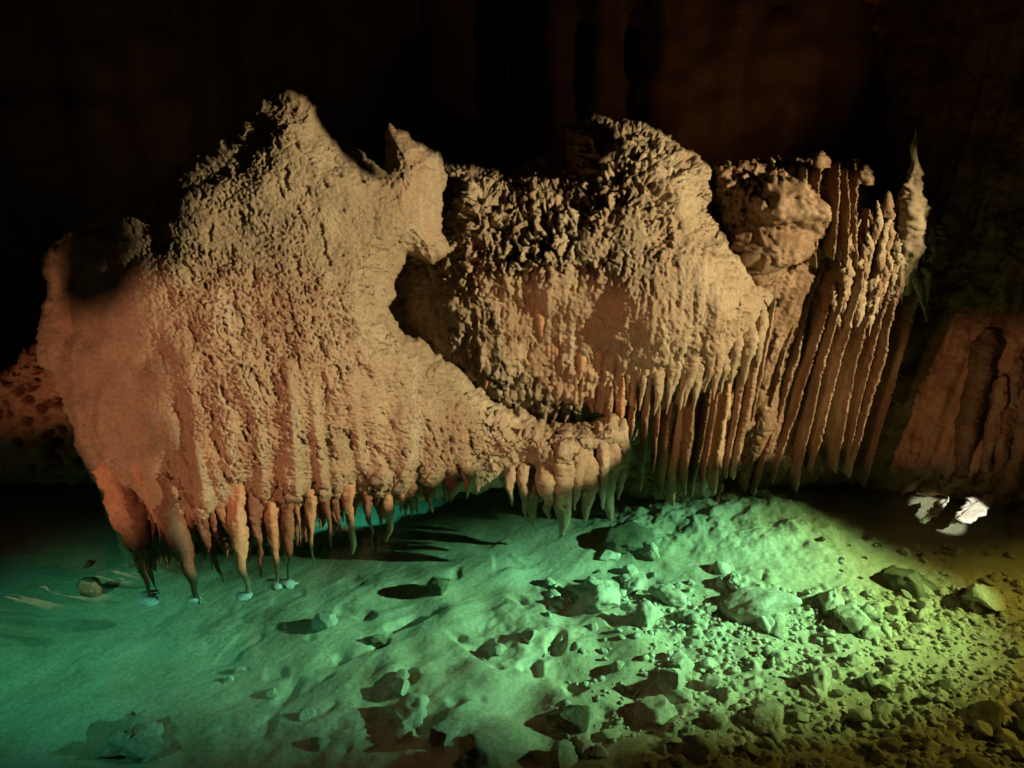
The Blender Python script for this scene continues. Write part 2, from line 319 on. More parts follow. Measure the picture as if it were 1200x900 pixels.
def dispB(P, px, py, e):
    ss = smooth_spots(px, py); up = 1 - sstep(270, 350, py - .15 * (700 - px)); rough = (1 - ss) * (.05 + .95 * up)
    rough = rough * (.45 + .55 * sstep(-.25, .25, fbm(P * 3.4, 2, 50)))
    d = .045 * fbm(P * 2.2, 2, 51) + (.035 - .022 * ss) * fbm(P * 6, 4, 52)
    W = P + .05 * np.stack([perlin(P * 9, 1), perlin(P * 9, 2), perlin(P * 9, 3)], -1)
    w1, w2, wi = worley(W * S(27, 27, 23), 53)
    d = d + .05 * (.55 - w1) * (.4 + 1.2 * wi) * rough
    w3, _, wj = worley(W * S(58, 58, 52), 54)
    d = d + .026 * (.55 - w3) * (.3 + 1.2 * wj) * (.1 + rough)
    pit = fbm(W * S(22, 22, 16), 3, 55)
    d = d - .11 * sstep(.1, .26, pit) * rough
    d = d - .10 * sstep(.12, .3, fbm(W * S(9, 9, 7), 3, 155)) * rough
    flow = np.stack([P[..., 0] * 14 , P[..., 1] * 4, P[..., 2] * 2.2], -1)
    d = d + .018 * fbm(flow, 3, 56) * (1 - up * .6)
    d = d + .022 * ridged(np.stack([P[..., 0] * 14, P[..., 1] * 2, P[..., 2] * 1.3], -1), 2, 57) * sstep(380, 470, py) 
    pit2 = fbm(np.stack([P[..., 0] * 22, P[..., 1] * 12, P[..., 2] * 9], -1), 3, 58)
    d = d - .03 * sstep(.26, .42, pit2) * (1 - .7 * ss)
    d = d + .010 * fbm(P * 45, 3, 59)
    return d
rootB = tag(empty('flowstone_formation', at(780, 590, 6.0)), 'cream rounded flowstone boss with a knobbly pitted crest and thin curtains hanging beneath it', 'cave formation', 'flowstone formations')
bB, surfB = body('body', polyB, ctrlB, dispB, M_flow, rootB, step=1.35, back=.6, w=60, thick=.5, rag=5, seed=2)
for k in range(26):                                                     # fringe of short drips along the lip of the boss
    px = 640 + 255 * (k + rng.random()) / 26; py = float(np.interp(px, [640, 700, 745, 800, 830, 860, 890, 905], [462, 462, 448, 440, 432, 424, 404, 375])) + rng.uniform(-6, 4)
    Y = float(surfB.yc(np.array(px), np.array(py - 22))) + .1; l = rng.uniform(16, 46)
    drip('stalactite', [(px + 3, py - 38, Y + .06), (px + 1, py - 8, Y - .02), (px - 1 - l * .12, py + l, Y + .04)], rng.uniform(10, 22), M_flow, rootB, depth=1.2, prof=[(0, .2), (.3, .9), (.5, .85), (.8, .4), (1, .1)], lump=.2, flute=.4, seed=1300 + k, fine=.012, seg=16)
def curtain(pts, w_, dep, mat, par, seed, fine=.012, lump=.1, yaw=0.):
    prof = [(0, .3), (.1, .8), (.25, 1), (.6, .92), (.93, .8), (1, .5)]
    return drip('drapery_fold', pts, w_, mat, par, depth=dep, seg=30, prof=prof, lump=lump, flute=.25, seed=seed, fine=fine, yaw=yaw)
cb = [((748,440),(742,500),(728,578),16),((764,438),(758,500),(752,574),17),((778,440),(772,490),(766,560),13),((792,438),(785,500),(778,580),17),((810,432),(799,500),(788,590),16),((822,430),(812,490),(800,585),12),((836,428),(826,500),(812,586),18),((850,424),(838,480),(828,560),12),((864,420),(850,490),(838,572),14),((878,412),(866,480),(850,570),14),((893,400),(878,480),(857,568),17),((908,355),(897,420),(880,500),13),((733,455),(727,510),(716,560),14),((720,465),(712,505),(705,550),14)]
for k, (p0, p1, p2, w_) in enumerate(cb):
    Y0 = 5.98 + rng.choice((0, .05, .13)); p0 = (p0[0] + rng.uniform(-3, 3), p0[1] + rng.uniform(-14, 6)); p2 = (p2[0] + rng.uniform(-3, 3), p2[1] + rng.uniform(-10, 8))
    
    z2 = float(atz(p2[0], p2[1], -.02)[1])
    curtain([(*p0, Y0), (*p1, Y0 + .03), (*p2, min(Y0 + .1, z2))], w_ * rng.choice((.5, .7, .95)), 2.9, M_drape if k % 4 else M_red, rootB, 150 + k, yaw=.1)
# ragged drips under the boss and in the hollow left of it
for k in range(34):
    px = rng.uniform(520, 745); py = 395 + (px - 520) * .22 + rng.uniform(-55, 30)
    Y = float(surfB(px, py)[1]) + .05
    l = rng.uniform(22, 60)
    drip('stalactite', [(px, py - l * .8, Y + .03), (px - 1, py, Y - .01), (px - 2, py + l * .5, Y + .02)], rng.uniform(9, 18), M_red if k % 2 else M_flow, rootB, prof=[(0, .15), (.25, .7), (.45, .9), (.75, .55), (1, .1)], lump=.2, flute=.2, seed=220 + k, seg=16)

# ================================================================== RIGHT DRAPERIES
polyC = [(836,192),(870,190),(900,186),(930,180),(955,177),(985,180),(1012,195),(1020,238),(1040,240),(1060,228),(1085,232),(1098,255),(1096,290),(1078,360),(1050,450),(1014,545),(998,570),(900,576),(862,566),(868,480),(880,360),(848,290),(834,240)]
ctrlC = [(850,230,6.45),(905,240,6.35),(960,200,6.5),(930,280,6.4),(1000,260,6.6),(1080,260,6.55),(900,450,6.5),(960,450,6.6),(1040,400,6.72),(900,560,6.42),(1000,550,6.6),(930,360,6.55)]
def dispC(P, px, py, e):
    up = 1 - sstep(270, 330, py)
    d = .06 * fbm(P * 2.4, 3, 61)
    w1 = worley(P * S(15), 62)[0]; w3 = worley(P * S(32), 63)[0]
    d = d + (.09 * (.55 - w1) + .045 * (.55 - w3)) * up
    kn = np.exp(-(((px - 912) / 50) ** 2 + ((py - 268) / 56) ** 2) ** 2)
    d = d - .09 * sstep(.1, .36, fbm(P * 12, 3, 64)) * up * (1 - .85 * kn) - .05 * (.55 - w1) * up * kn
    for cx, cy, sx, sy, h in ((915,236,36,24,.26),(905,284,36,19,.28),(945,255,20,20,.14),(878,314,32,18,.2)):
        d = d + h * np.exp(-(((px - cx) / sx) ** 2 + ((py - cy) / sy) ** 2) ** 1.6)
    lean = np.stack([(P[..., 0] - .28 * P[..., 2]) * 13, P[..., 1] * 2, P[..., 2] * .5], -1)
    d = d + .022 * ridged(lean, 2, 65) * (1 - up * .5) + .014 * fbm(P * 38, 4, 66)
    return d
rootC = tag(empty('drapery_formation', at(950, 575, 6.45)), 'tall brown leaning stone curtains with lit knobbly edges and one thin spire on top', 'cave formation')
bC, surfC = body('body', polyC, ctrlC, dispC, M_drape, rootC, step=1.5, back=.4, w=40, thick=.5, rag=5, seed=3)
cc = [([(985,300),(968,370),(948,440),(908,552)],11,2.6,.12),([(1002,268),(988,345),(965,430),(930,562)],15,2.6,.2),([(1026,248),(1006,345),(985,430),(955,540)],13,2.6,.22),([(1046,256),(1031,340),(1008,420),(978,540)],15,2.4,.22),([(1072,238),(1057,330),(1034,420),(1000,545)],17,2.2,.24),([(1094,262),(1084,320),(1056,420),(1012,556)],14,2.2,.2),([(1060,255),(1044,335),(1022,420),(995,520)],10,2.4,.2),([(958,330),(938,420),(912,500),(885,566)],12,2.,.05),([(940,330),(915,430),(890,520),(876,562)],12,2.,.02),
      ([(966,196),(960,240),(954,300)],9,2.2,.22),([(984,192),(980,235),(974,290)],9,2.2,.22),([(1008,200),(1006,240),(1001,300)],9,2.2,.2),([(948,196),(944,240),(940,296)],10,2.2,.2),([(996,200),(993,250),(989,300)],8,2.2,.22)]
for k, (pp, w_, dep, pro) in enumerate(cc):
    pts = []
    for q, (x, y) in enumerate(pp):
        pts.append([x, y, 6.52 - pro + (.0 if y < 420 else .03) + (x - 1000) * .0006])
    pts[0][2] += .14; pts[-1][1] += 14
    pts = [[x + rng.uniform(-4, 4), y, Y] for x, y, Y in pts]
    pts[-1][2] = min(pts[-1][2] + .02, float(atz(pts[-1][0], pts[-1][1], -.03)[1]))
    if k in (1, 2, 3, 4, 5, 6):
        for q in range(9):
            f = q / 8; x = pp[0][0] + (pp[1][0] - pp[0][0]) * f; y = pp[0][1] + (pp[1][1] - pp[0][1]) * f
            drip('drapery_knob', [(x + rng.uniform(-12, 8), y - 14 + rng.uniform(-6, 6), 6.4 + .05 * rng.random()), (x + rng.uniform(-11, 6), y + rng.uniform(6, 16), 6.36), (x + rng.uniform(-12, 2), y + rng.uniform(26, 60), 6.4)], rng.uniform(5, 10), M_drape if q % 2 else M_flow, rootC, prof=[(0, .2), (.25, .8), (.5, 1), (.8, .6), (1, .1)], lump=.2, flute=.5, seed=1000 + k * 9 + q, fine=.014, seg=16)
    curtain(pts, w_ * .62, dep * 3.2, M_drape, rootC, 300 + k, fine=.02, lump=.12, yaw=.07 + .1 * rng.random())
# the spire
sp = drip('spire', [(1060,345,6.42),(1067,290,6.36),(1071,250,6.36),(1071,215,6.4),(1072,185,6.42),(1072,152,6.43)], 24, M_flow, rootC, prof=[(0, .3), (.2, .9), (.45, 1.2), (.6, .75), (.68, .68), (.76, .36), (.86, .3), (.94, .18), (1, .08)], lump=.4, flute=.3, seed=380, fine=.018)
for x, y, h, w_ in ((1097,266,26,17),(1040,242,34,12),(1056,236,30,12),(1088,246,26,12),(962,184,14,12),(1014,204,22,10)):
    drip('stalagmite', [(x, y + 12, 6.42), (x, y, 6.42), (x + 1, y - h * .5, 6.44)], w_ * 1.3, M_drape, rootC, prof=[(0, 1), (.4, .9), (.75, .6), (1, .25)], lump=.4, flute=.6, seed=int(390 + x), fine=.02)

# ================================================================== RIGHT WALL, LEFT PITTED ROCK
polyD = [(1000,-90),(1290,-90),(1290,640),(1200,590),(1150,578),(1080,574),(1010,572),(985,540),(1050,300),(1040,120)]
ctrlD = [(1000,0,8.4),(1280,0,7.4),(1030,300,7.5),(1060,480,6.75),(1030,565,6.62),(1120,420,6.7),(1150,560,6.45),(1200,400,6.55),(1280,300,6.6),(1280,600,6.1),(1150,200,7.3),(1200,560,6.4)]
def dispD(P, px, py, e):
    lean = np.stack([(P[..., 0] - .25 * P[..., 2]) * 3.2, P[..., 1] * 1, P[..., 2] * .35], -1)
    return .14 * fbm(lean, 4, 71) + .09 * ridged(lean * S(1.3, 1, 1), 2, 74) + .06 * fbm(P * 3, 4, 72) + .012 * fbm(P * 30, 3, 73)
rootD = tag(empty('cave_buttress', at(1120, 575, 6.6)), 'dark reddish brown cave buttress with pale dripstone ribs, beyond the stone curtains', 'rock buttress')
bD, surfD = body('body', polyD, ctrlD, dispD, M_red, rootD, step=2.2, back=.5, w=60, thick=.6, rag=4, seed=4)
for k, (pp, w_) in enumerate([([(1160,385),(1148,430),(1135,500),(1122,560)],20),([(1196,420),(1184,470),(1172,520),(1160,565)],17),([(1215,380),(1206,440),(1196,500),(1186,570)],18),([(1176,440),(1166,490),(1152,550)],14)]):
    pts = [(x, y, float(surfD(x, y)[1]) - .04) for x, y in pp]
    curtain(pts, w_, 1.6, M_drape, rootD, 420 + k, fine=.016, lump=.25)
polyE = [(-90,440),(0,432),(28,410),(60,396),(110,420),(150,480),(160,572),(110,570),(60,566),(0,570),(-90,572)]
ctrlE = [(0,500,6.5),(60,440,6.6),(60,540,6.45),(140,500,6.6),(-80,500,6.5),(0,560,6.5)]
def dispE(P, px, py, e):
    w1 = worley(P * S(7, 7, 8) + .5 * perlin(P * 5, 4)[..., None], 81)[0]
    return .08 * fbm(P * 3, 3, 82) - .22 * (1 - sstep(.18, .42, w1)) + .04 * fbm(P * 14, 3, 83)
rootE = tag(empty('pitted_rock', at(30, 565, 6.5)), 'low brown rock riddled with dark holes, behind the broad flowstone mass', 'rock')
bE, surfE = body('body', polyE, ctrlE, dispE, M_red, rootE, step=1.8, back=.3, w=30, thick=.5, rag=5, seed=5)
# ================================================================== POOL BED (one sheet), WATER, CAVE WALLS
def bed_z(x, y):
    P = np.stack([x, y, np.zeros_like(x)], -1)
    # coordinates along / across the sweep of silt (it runs from near left to far right)
    u = x * .72 + y * .69; v = -x * .69 + y * .72
    right = sstep(.2, 1.6, x + .25 * (4.6 - y))
    z = -.34 - .10 * sstep(0, -2.5, x) + .06 * right + .10 * sstep(4.2, 3.0, y)
    A = np.stack([u * 1.0, v * 2.6, np.zeros_like(x)], -1)
    A = A + .25 * np.stack([perlin(P * 1.3, 91), perlin(P * 1.3 + 7, 92), np.zeros_like(x)], -1)
    mid = np.exp(-(((x + .1) / 1.3) ** 2 + ((y - 4.7) / 1.0) ** 2))
    z = z + (.006 + .020 * mid) * ridged(A * .8, 2, 93) - .01
    z = z + (.02 + .10 * mid) * fbm(P * 1.9, 2, 94) + (.006 + .014 * mid) * fbm(P * 6.5, 3, 194) * sstep(-.2, .3, perlin(P * 1.1, 12))
    z = z - .06 * mid * sstep(.2, .5, fbm(P * 3.0, 2, 95))
    z = z + .003 * fbm(A * 5, 3, 96) + .002 * fbm(P * 34, 3, 97)
    # rubble floor to the right
    rub = sstep(.0, .5, right - .25 + .5 * fbm(P * 1.6, 3, 98)) * sstep(5.75, 5.1, y + .3 * perlin(P * 2, 5))
    rub = rub * (.15 + .85 * sstep(-.22, .2, fbm(P * 2.0, 3, 198)))
    P2 = P * S(9, 9, 9)
    w1, w2, wi = worley(P2 + .5 * perlin(P * 7, 6)[..., None], 99)
    z = z + rub * .085 * np.clip(.62 - w1, -.1, 1) * (.35 + .9 * wi)
    w1, w2, wi = worley(P * S(21) + .4 * perlin(P * 17, 6)[..., None], 100)
    z = z + rub * .035 * np.clip(.6 - w1, -.1, 1) * (.3 + wi)
    # the bed rises to the bank under the draperies
    bank = sstep(5.5, 6.4, y + .25 * (x - 1) * (x < 3)) * sstep(.2, 1.2, x) * sstep(3.0, 2.2, x)
    z = z + bank * (.14 + .06 * fbm(P * 4, 4, 101))
    return z
def axis(lo, hi, fine, glo, ghi, g=1.12):
    a = list(np.arange(lo, hi, fine)); s = fine
    while a[-1] < ghi: s *= g; a.append(a[-1] + s)
    s = fine; b_ = [lo]
    while b_[-1] > glo: s *= g; b_.append(b_[-1] - s)
    return np.array(b_[:0:-1] + a)
bx = axis(-3.3, 4.1, .0105, -40, 40); by = axis(3.1, 6.7, .0105, -30, 45)
X, Y = np.meshgrid(bx, by); Z = bed_z(X, Y)
i = np.arange(X.size).reshape(X.shape); Q = np.stack([i[:-1, :-1], i[:-1, 1:], i[1:, 1:], i[1:, :-1]], -1)
tag(mesh_np('pool_bed', np.stack([X, Y, Z], -1), Q, M_bed), kind='structure')
wx = np.linspace(-30, 30, 3); wy = np.linspace(-20, 30, 3); X, Y = np.meshgrid(wx, wy)
i = np.arange(9).reshape(3, 3); Q = np.stack([i[:-1, :-1], i[:-1, 1:], i[1:, 1:], i[1:, :-1]], -1)
tag(mesh_np('water', np.stack([X, Y, X * 0], -1), Q, mw), kind='structure')

# back wall of the cave with vertical flutes, and its ceiling
U, Vv = np.meshgrid(np.linspace(0, 1, 340), np.linspace(0, 1, 160))
ang = (U - .5) * 3.4
P = np.stack([11 * np.sin(ang), -1 + 11.5 * np.cos(ang), -1.2 + 10 * Vv], -1)
d = .5 * fbm(P * S(.9, .9, .12), 4, 111) + .25 * ridged(P * S(1.6, 1.6, .15), 3, 112) + .12 * fbm(P * 2.2, 4, 113)
P[..., 0] -= np.sin(ang) * (d + 2.2 * Vv ** 2); P[..., 1] -= np.cos(ang) * (d + 2.2 * Vv ** 2)
i = np.arange(U.size).reshape(U.shape); Q = np.stack([i[:-1, :-1], i[:-1, 1:], i[1:, 1:], i[1:, :-1]], -1)
tag(mesh_np('cave_wall', P, Q, M_dark), kind='structure')
X, Y = np.meshgrid(np.linspace(-14, 14, 120), np.linspace(-12, 14, 120))
P = np.stack([X, Y, X * 0], -1); P[..., 2] = 7.6 + .7 * fbm(P * .5, 4, 115) + .25 * ridged(P * 1.3, 3, 116)
i = np.arange(X.size).reshape(X.shape); Q = np.stack([i[:-1, :-1], i[1:, :-1], i[1:, 1:], i[:-1, 1:]], -1)
tag(mesh_np('cave_ceiling', P, Q, M_dark), kind='structure')

# ------------------------------------------------------------------ stones
def hull_stone(name, size, seed, mat, cuts=9, sub=4, flat=.7, rough=.05):
    import bmesh
    r = np.random.RandomState(seed); bm = bmesh.new(); bmesh.ops.create_icosphere(bm, subdivisions=sub, radius=1)
    V = np.array([v.co[:] for v in bm.verts])
    for _ in range(cuts):
        n = r.normal(size=3); n /= np.linalg.norm(n); h = r.uniform(.45, .85)
        dd = V @ n; V = V - np.clip(dd - h, 0, None)[:, None] * n * .99
    V = V * np.array([1, r.uniform(.6, .95), flat * r.uniform(.75, 1.1)])
    nn = V / (np.linalg.norm(V, axis=1, keepdims=True) + 1e-9)
    V = V + nn * (rough * fbm(V * 2.6 + seed * 3.1, 4, seed) + rough * .5 * fbm(V * 8 + seed, 3, seed + 1))[:, None]
    V /= np.ptp(V[:, 0])
    T = [[v.index for v in f.verts] for f in bm.faces]; bm.free()
    return mesh_np(name, V * size, np.zeros((0, 4), int), mat, None, tris=np.array(T), smooth=False)
def bedpoint(px, py, lift=0.):
    p = atz(px, py, -.3)
    for _ in range(6):
        z = float(bed_z(np.array([p[0]]), np.array([p[1]]))[0]); p = atz(px, py, z + lift)
    return p
named = [  # px, py, width px, flat, material, yaw, label
 (888,714,78,.62,'p',.3,'largest pale wedge shaped slab on the pool bed, its shadow falling to the left'),
 (759,724,36,.95,'p',.9,'pale upright rounded stone at the front of the light stone cluster under the boss'),
 (712,702,40,.7,'p',.5,'pale angular block at the left front of the light stone cluster'),
 (704,686,34,.6,'p',.1,'pale flat stone at the back left corner of the light stone cluster'),
 (740,688,34,.6,'p',1.2,'squarish pale stone in the middle of the light stone cluster'),
 (862,686,34,.8,'p',2.,'crusty pale stone just behind the largest wedge shaped slab'),
 (782,700,44,.45,'p',2.6,'low broken pale slab on the right side of the light stone cluster'),
 (786,802,34,.9,'p',1.6,'pale rounded stone with a broad shadow in the rubble below the light stone cluster'),
 (770,836,46,.75,'p',.2,'dull grey green boulder below the pale rounded stone with broad shadow'),
 (668,842,42,.8,'d',.6,'dark round boulder on the olive silt near the lower edge'),
 (480,835,46,.7,'p',.8,'pale green wedge stone, biggest of the little pile on the lower middle silt'),
 (470,806,22,.8,'p',2.1,'small pointed stone standing behind the pale green wedge stone'),
 (468,794,18,.7,'p',2.8,'tiny pale stone topmost in the little pile on the lower middle silt'),
 (521,862,38,.75,'p',.4,'greenish stone at the lower edge right of the small square stone'),
 (550,882,40,.7,'p',1.1,'rounded green stone at the bottom edge of the lower middle silt'),
 (476,860,20,.8,'p',.7,'small square stone below the pale green wedge stone'),
 (150,872,70,.32,'p',.2,'flat crusty pale rock in the hollow at the lower left'),
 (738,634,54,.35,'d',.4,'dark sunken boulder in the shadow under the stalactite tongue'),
 (715,652,26,.5,'p',.9,'pale shard at the left foot of the dark sunken boulder'),
 (760,646,26,.5,'p',2.2,'pale shard at the right foot of the dark sunken boulder'),
 (106,694,22,1.5,'d',.3,'dark pointed stone standing alone in the teal water'),
 (103,662,11,.8,'d',.9,'tiny dark stone beyond the lone pointed stone in the teal water'),
 (383,730,30,.6,'p',1.9,'small pale stone alone on the edge between teal and green silt'),
 (1000,727,38,.8,'p',.4,'upright faceted stone right of the largest wedge shaped slab'),
 (972,706,40,.7,'p',1.3,'pale blocky stone behind the upright faceted stone'),
 (1064,682,46,.45,'d',.5,'broad dull mound of rock at the back of the right rubble'),
 (960,800,36,.7,'p',.9,'grey stone on the bare silt patch in the right rubble'),
 (900,846,44,.7,'p',1.8,'long tilted slab in the lower rubble'),
 (656,890,30,.8,'p',.6,'pale rounded stone on the bottom edge below the dark round boulder'),
 (684,878,30,.8,'p',1.4,'pale stone touching the bottom edge right of the dark round boulder'),
 (818,880,36,.7,'p',2.2,'flat stone at the bottom edge below the dull grey green boulder'),
 (1150,700,46,.6,'p',1.0,'yellowish stone at the right frame edge in the rubble'),
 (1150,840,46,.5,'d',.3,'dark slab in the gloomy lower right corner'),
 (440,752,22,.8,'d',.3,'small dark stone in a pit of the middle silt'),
 (585,760,18,.8,'p',.3,'lone small stone on the pale middle silt'),
 (620,745,22,.8,'p',1.3,'small stone half buried in the pale middle silt ridge'),
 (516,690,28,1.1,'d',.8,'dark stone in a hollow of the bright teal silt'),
 (282,786,14,.7,'p',.3,'small stone on the plain green silt at the left'),
 (268,797,10,.7,'p',1.3,'tiny stone beside the small stone on the plain green silt'),
 (320,812,16,.7,'p',2.3,'small dull stone on the lower left silt'),
 (375,872,18,.7,'p',2.6,'small stone near the bottom edge of the lower left silt'),
 (360,838,18,.5,'p',1.6,'flat small stone half sunk in the lower left silt'),
 (800,572,20,.8,'p',.3,'small block on the green bank under the curtains'),
]
for k, (px, py, w_, fl, m_, yaw, lab) in enumerate(named):
    p = bedpoint(px, py + w_ * fl * .12); pxm = np.linalg.norm(p - CAM) / F
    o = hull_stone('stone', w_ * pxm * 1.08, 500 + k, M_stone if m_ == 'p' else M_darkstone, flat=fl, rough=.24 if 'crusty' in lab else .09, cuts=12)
    o.location = (p[0], p[1], p[2] + w_ * pxm * fl * .2); o.rotation_euler = (rng.uniform(-.2, .2), rng.uniform(-.25, .25), yaw)
    tag(o, lab, 'stone')
# loose rubble: individual stones copied from a few shapes
zones = [  # px range, py range, count, size px range, label, group
 (640, 880, 665, 770, 50, 8, 22, 'small pale stone in the bright cluster under the boss', 'small stones of the bright cluster'),
 (880, 1090, 690, 780, 60, 8, 24, 'small faceted stone in the rubble right of the largest slab', 'small stones right of the slab'),
 (1040, 1200, 640, 800, 55, 7, 20, 'small yellowish stone in the rubble at the right edge', 'small stones at the right edge'),
 (700, 960, 770, 900, 65, 8, 26, 'small olive stone in the dim lower rubble', 'small stones of the lower rubble'),
 (960, 1200, 790, 900, 50, 8, 26, 'small dark green stone in the gloomy lower right rubble', 'small stones of the lower right rubble'),
 (960, 1110, 630, 680, 20, 5, 12, 'tiny dark stone on the smooth silt before the far bank', 'tiny stones before the far bank')]
protos = [hull_stone('stone', 1.0, 700 + k, M_stone, flat=.62, sub=3, rough=.08) for k in range(7)] 
protod = [hull_stone('stone', 1.0, 720 + k, M_darkstone, flat=.62, sub=3, rough=.08) for k in range(3)]
used = set()
for x0, x1, y0, y1, n, s0, s1, lab, grp in zones:
    for k in range(n):
        px, py = rng.uniform(x0, x1), rng.uniform(y0, y1)
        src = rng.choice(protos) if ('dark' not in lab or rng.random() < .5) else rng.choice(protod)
        if src not in used: used.add(src); o = src
        else: o = src.copy(); col.objects.link(o)
        w_ = s0 + (s1 - s0) * rng.random() ** 2.2
        p = bedpoint(px, py); s = w_ * np.linalg.norm(p - CAM) / F
        o.location = (p[0], p[1], p[2] + s * .12); o.scale = (s * rng.uniform(.8, 1.3), s * rng.uniform(.8, 1.2), s * rng.uniform(.7, 1.2)); o.rotation_euler = (rng.uniform(-.5, .5), rng.uniform(-.5, .5), rng.uniform(0, 6.28))
        tag(o, lab, 'stone', grp)
for o in protos + protod:
    if o not in used: bpy.data.objects.remove(o)
# gravel between them: one uncountable mass
import itertools
gv, gt = [], []; base = None
base = hull_stone('gravel', 1.0, 740, M_stone, sub=1, cuts=5); bv = np.array([v.co[:] for v in base.data.vertices]); bt = np.array([p.vertices[:] for p in base.data.polygons]); bpy.data.objects.remove(base)
N = 5000
gx = nrs.uniform(-.2, 4.2, N * 2); gy = nrs.uniform(3.2, 5.35, N * 2)
dens = sstep(.1, 1.4, gx + .25 * (4.6 - gy) + .9 * fbm(np.stack([gx, gy, gx * 0], -1) * 1.7, 3, 98))
keep = nrs.rand(N * 2) < dens; gx, gy = gx[keep][:N], gy[keep][:N]; gz = bed_z(gx, gy)
sz = .012 + .045 * nrs.rand(len(gx)) ** 3
th = nrs.rand(len(gx)) * 6.28; sc = nrs.uniform(.6, 1.3, (len(gx), 3)) * np.array([1, 1, .7])
Vg = bv[None] * sc[:, None] * sz[:, None, None]
c_, s_ = np.cos(th)[:, None], np.sin(th)[:, None]
Vg = np.stack([Vg[..., 0] * c_ - Vg[..., 1] * s_ + gx[:, None], Vg[..., 0] * s_ + Vg[..., 1] * c_ + gy[:, None], Vg[..., 2] + gz[:, None] + .1 * sz[:, None]], -1)
Tg = (bt[None] + (np.arange(len(gx)) * len(bv))[:, None, None]).reshape(-1, 3)
tag(mesh_np('gravel', Vg.reshape(-1, 3), np.zeros((0, 4), int), M_stone, None, tris=Tg, smooth=False), 'fine pale gravel scattered between the stones of the right rubble', 'gravel', kind='stuff')

# white sheets standing in for water glints at the foot of the buttress
def add_glint(pts, lab):
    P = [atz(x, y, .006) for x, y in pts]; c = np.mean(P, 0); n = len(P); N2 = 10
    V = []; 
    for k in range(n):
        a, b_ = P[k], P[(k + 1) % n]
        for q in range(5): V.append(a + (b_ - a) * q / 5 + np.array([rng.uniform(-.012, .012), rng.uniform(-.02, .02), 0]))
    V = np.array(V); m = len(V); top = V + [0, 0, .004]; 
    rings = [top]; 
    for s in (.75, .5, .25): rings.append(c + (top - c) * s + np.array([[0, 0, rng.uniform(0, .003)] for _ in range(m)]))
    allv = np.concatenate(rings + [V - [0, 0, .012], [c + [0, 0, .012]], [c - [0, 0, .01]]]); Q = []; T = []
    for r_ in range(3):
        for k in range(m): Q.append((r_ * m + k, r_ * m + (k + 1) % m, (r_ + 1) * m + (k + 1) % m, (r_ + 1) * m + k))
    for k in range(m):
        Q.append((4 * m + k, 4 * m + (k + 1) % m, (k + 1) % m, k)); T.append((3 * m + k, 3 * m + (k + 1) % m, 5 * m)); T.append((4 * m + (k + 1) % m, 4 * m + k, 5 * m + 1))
    o = mesh_np('glint_sheet', allv, np.array(Q)[:, ::-1], M_glint, None, tris=np.array(T)[:, ::-1])
    return tag(o, lab, 'calcite raft', 'painted glints below the buttress')
add_glint([(1113,583),(1105,597),(1096,604),(1085,612),(1080,611),(1090,600),(1087,598),(1096,592),(1094,588),(1104,586)], 'narrow white sliver of painted glint on the water at the foot of the buttress, left of the broad one')
add_glint([(1170,574),(1162,592),(1152,604),(1136,611),(1112,613),(1120,603),(1128,597),(1126,593),(1134,588),(1133,583),(1146,582),(1156,579)], 'broad bright white sheet of painted glint with a torn edge at the foot of the buttress')

# ================================================================== LAMPS
def spot(name, loc, target, W, colr, size, blend=.3, radius=.04):
    l = bpy.data.lights.new(name, 'SPOT'); l.energy = W; l.color = colr; l.spot_size = R(size); l.spot_blend = blend; l.shadow_soft_size = radius
    o = bpy.data.objects.new(name, l); col.objects.link(o); o.location = [float(v) for v in loc]
    import mathutils
    d = mathutils.Vector([float(t - s) for s, t in zip(loc, target)]); o.rotation_euler = d.to_track_quat('-Z', 'Y').to_euler(); return o
KEY = np.array([6.4, 1.7, 3.9])
spot('tan_floodlight', KEY, at(600, 330, 5.6), 4300, (1, .86, .53), 84, .3, .009)
LOW = np.array([-3.6, .8, 1.6])
spot('orange_floodlight', LOW, at(420, 480, 5.4), 540, (1, .45, .27), 80, .6, .025)
# unseen blocks added to cut the flood lamps' light, above and below
def light_block(name, L, pts, t, up, mat, dz=0):
    n = len(pts); P = np.array([L + t * ((at(*p) if len(p) == 3 else np.array(p[1:])) - L) for p in pts])
    tt = np.linspace(0, n - 1, n * 10); E = np.stack([np.interp(tt, range(n), P[:, k]) for k in range(3)], -1)
    h = np.linspace(0, 1, 14); G = E[:, None] + np.zeros((1, 14, 1)); G[..., 2] += up * h[None] ** 1.2
    dirv = (E - L) / np.linalg.norm(E - L, axis=1, keepdims=True); dirv[:, 2] = 0
    thick = .10 + .25 * h
    front = G + dirv[:, None] * thick[None, :, None] + .06 * h[None, :, None] * fbm(G * 5, 3, 130)[..., None] * np.array([1, 1, 0]); backg = G - dirv[:, None] * .12 * h[None, :, None]
    i = np.arange(E.shape[0] * 14).reshape(-1, 14); Q = np.stack([i[:-1, :-1], i[1:, :-1], i[1:, 1:], i[:-1, 1:]], -1).reshape(-1, 4); m = i.size
    B = np.stack([i[:-1, 0], i[1:, 0], i[1:, 0] + m, i[:-1, 0] + m], -1); Tq = np.stack([i[:-1, -1], i[1:, -1], i[1:, -1] + m, i[:-1, -1] + m], -1)
    E1 = np.stack([i[0, :-1], i[0, 1:], i[0, 1:] + m, i[0, :-1] + m], -1); E2 = np.stack([i[-1, :-1], i[-1, 1:], i[-1, 1:] + m, i[-1, :-1] + m], -1)
    tag(mesh_np(name, np.concatenate([front.reshape(-1, 3), backg.reshape(-1, 3)]), np.concatenate([Q, Q[:, ::-1] + m, B, Tq, E1, E2]), mat), kind='structure')
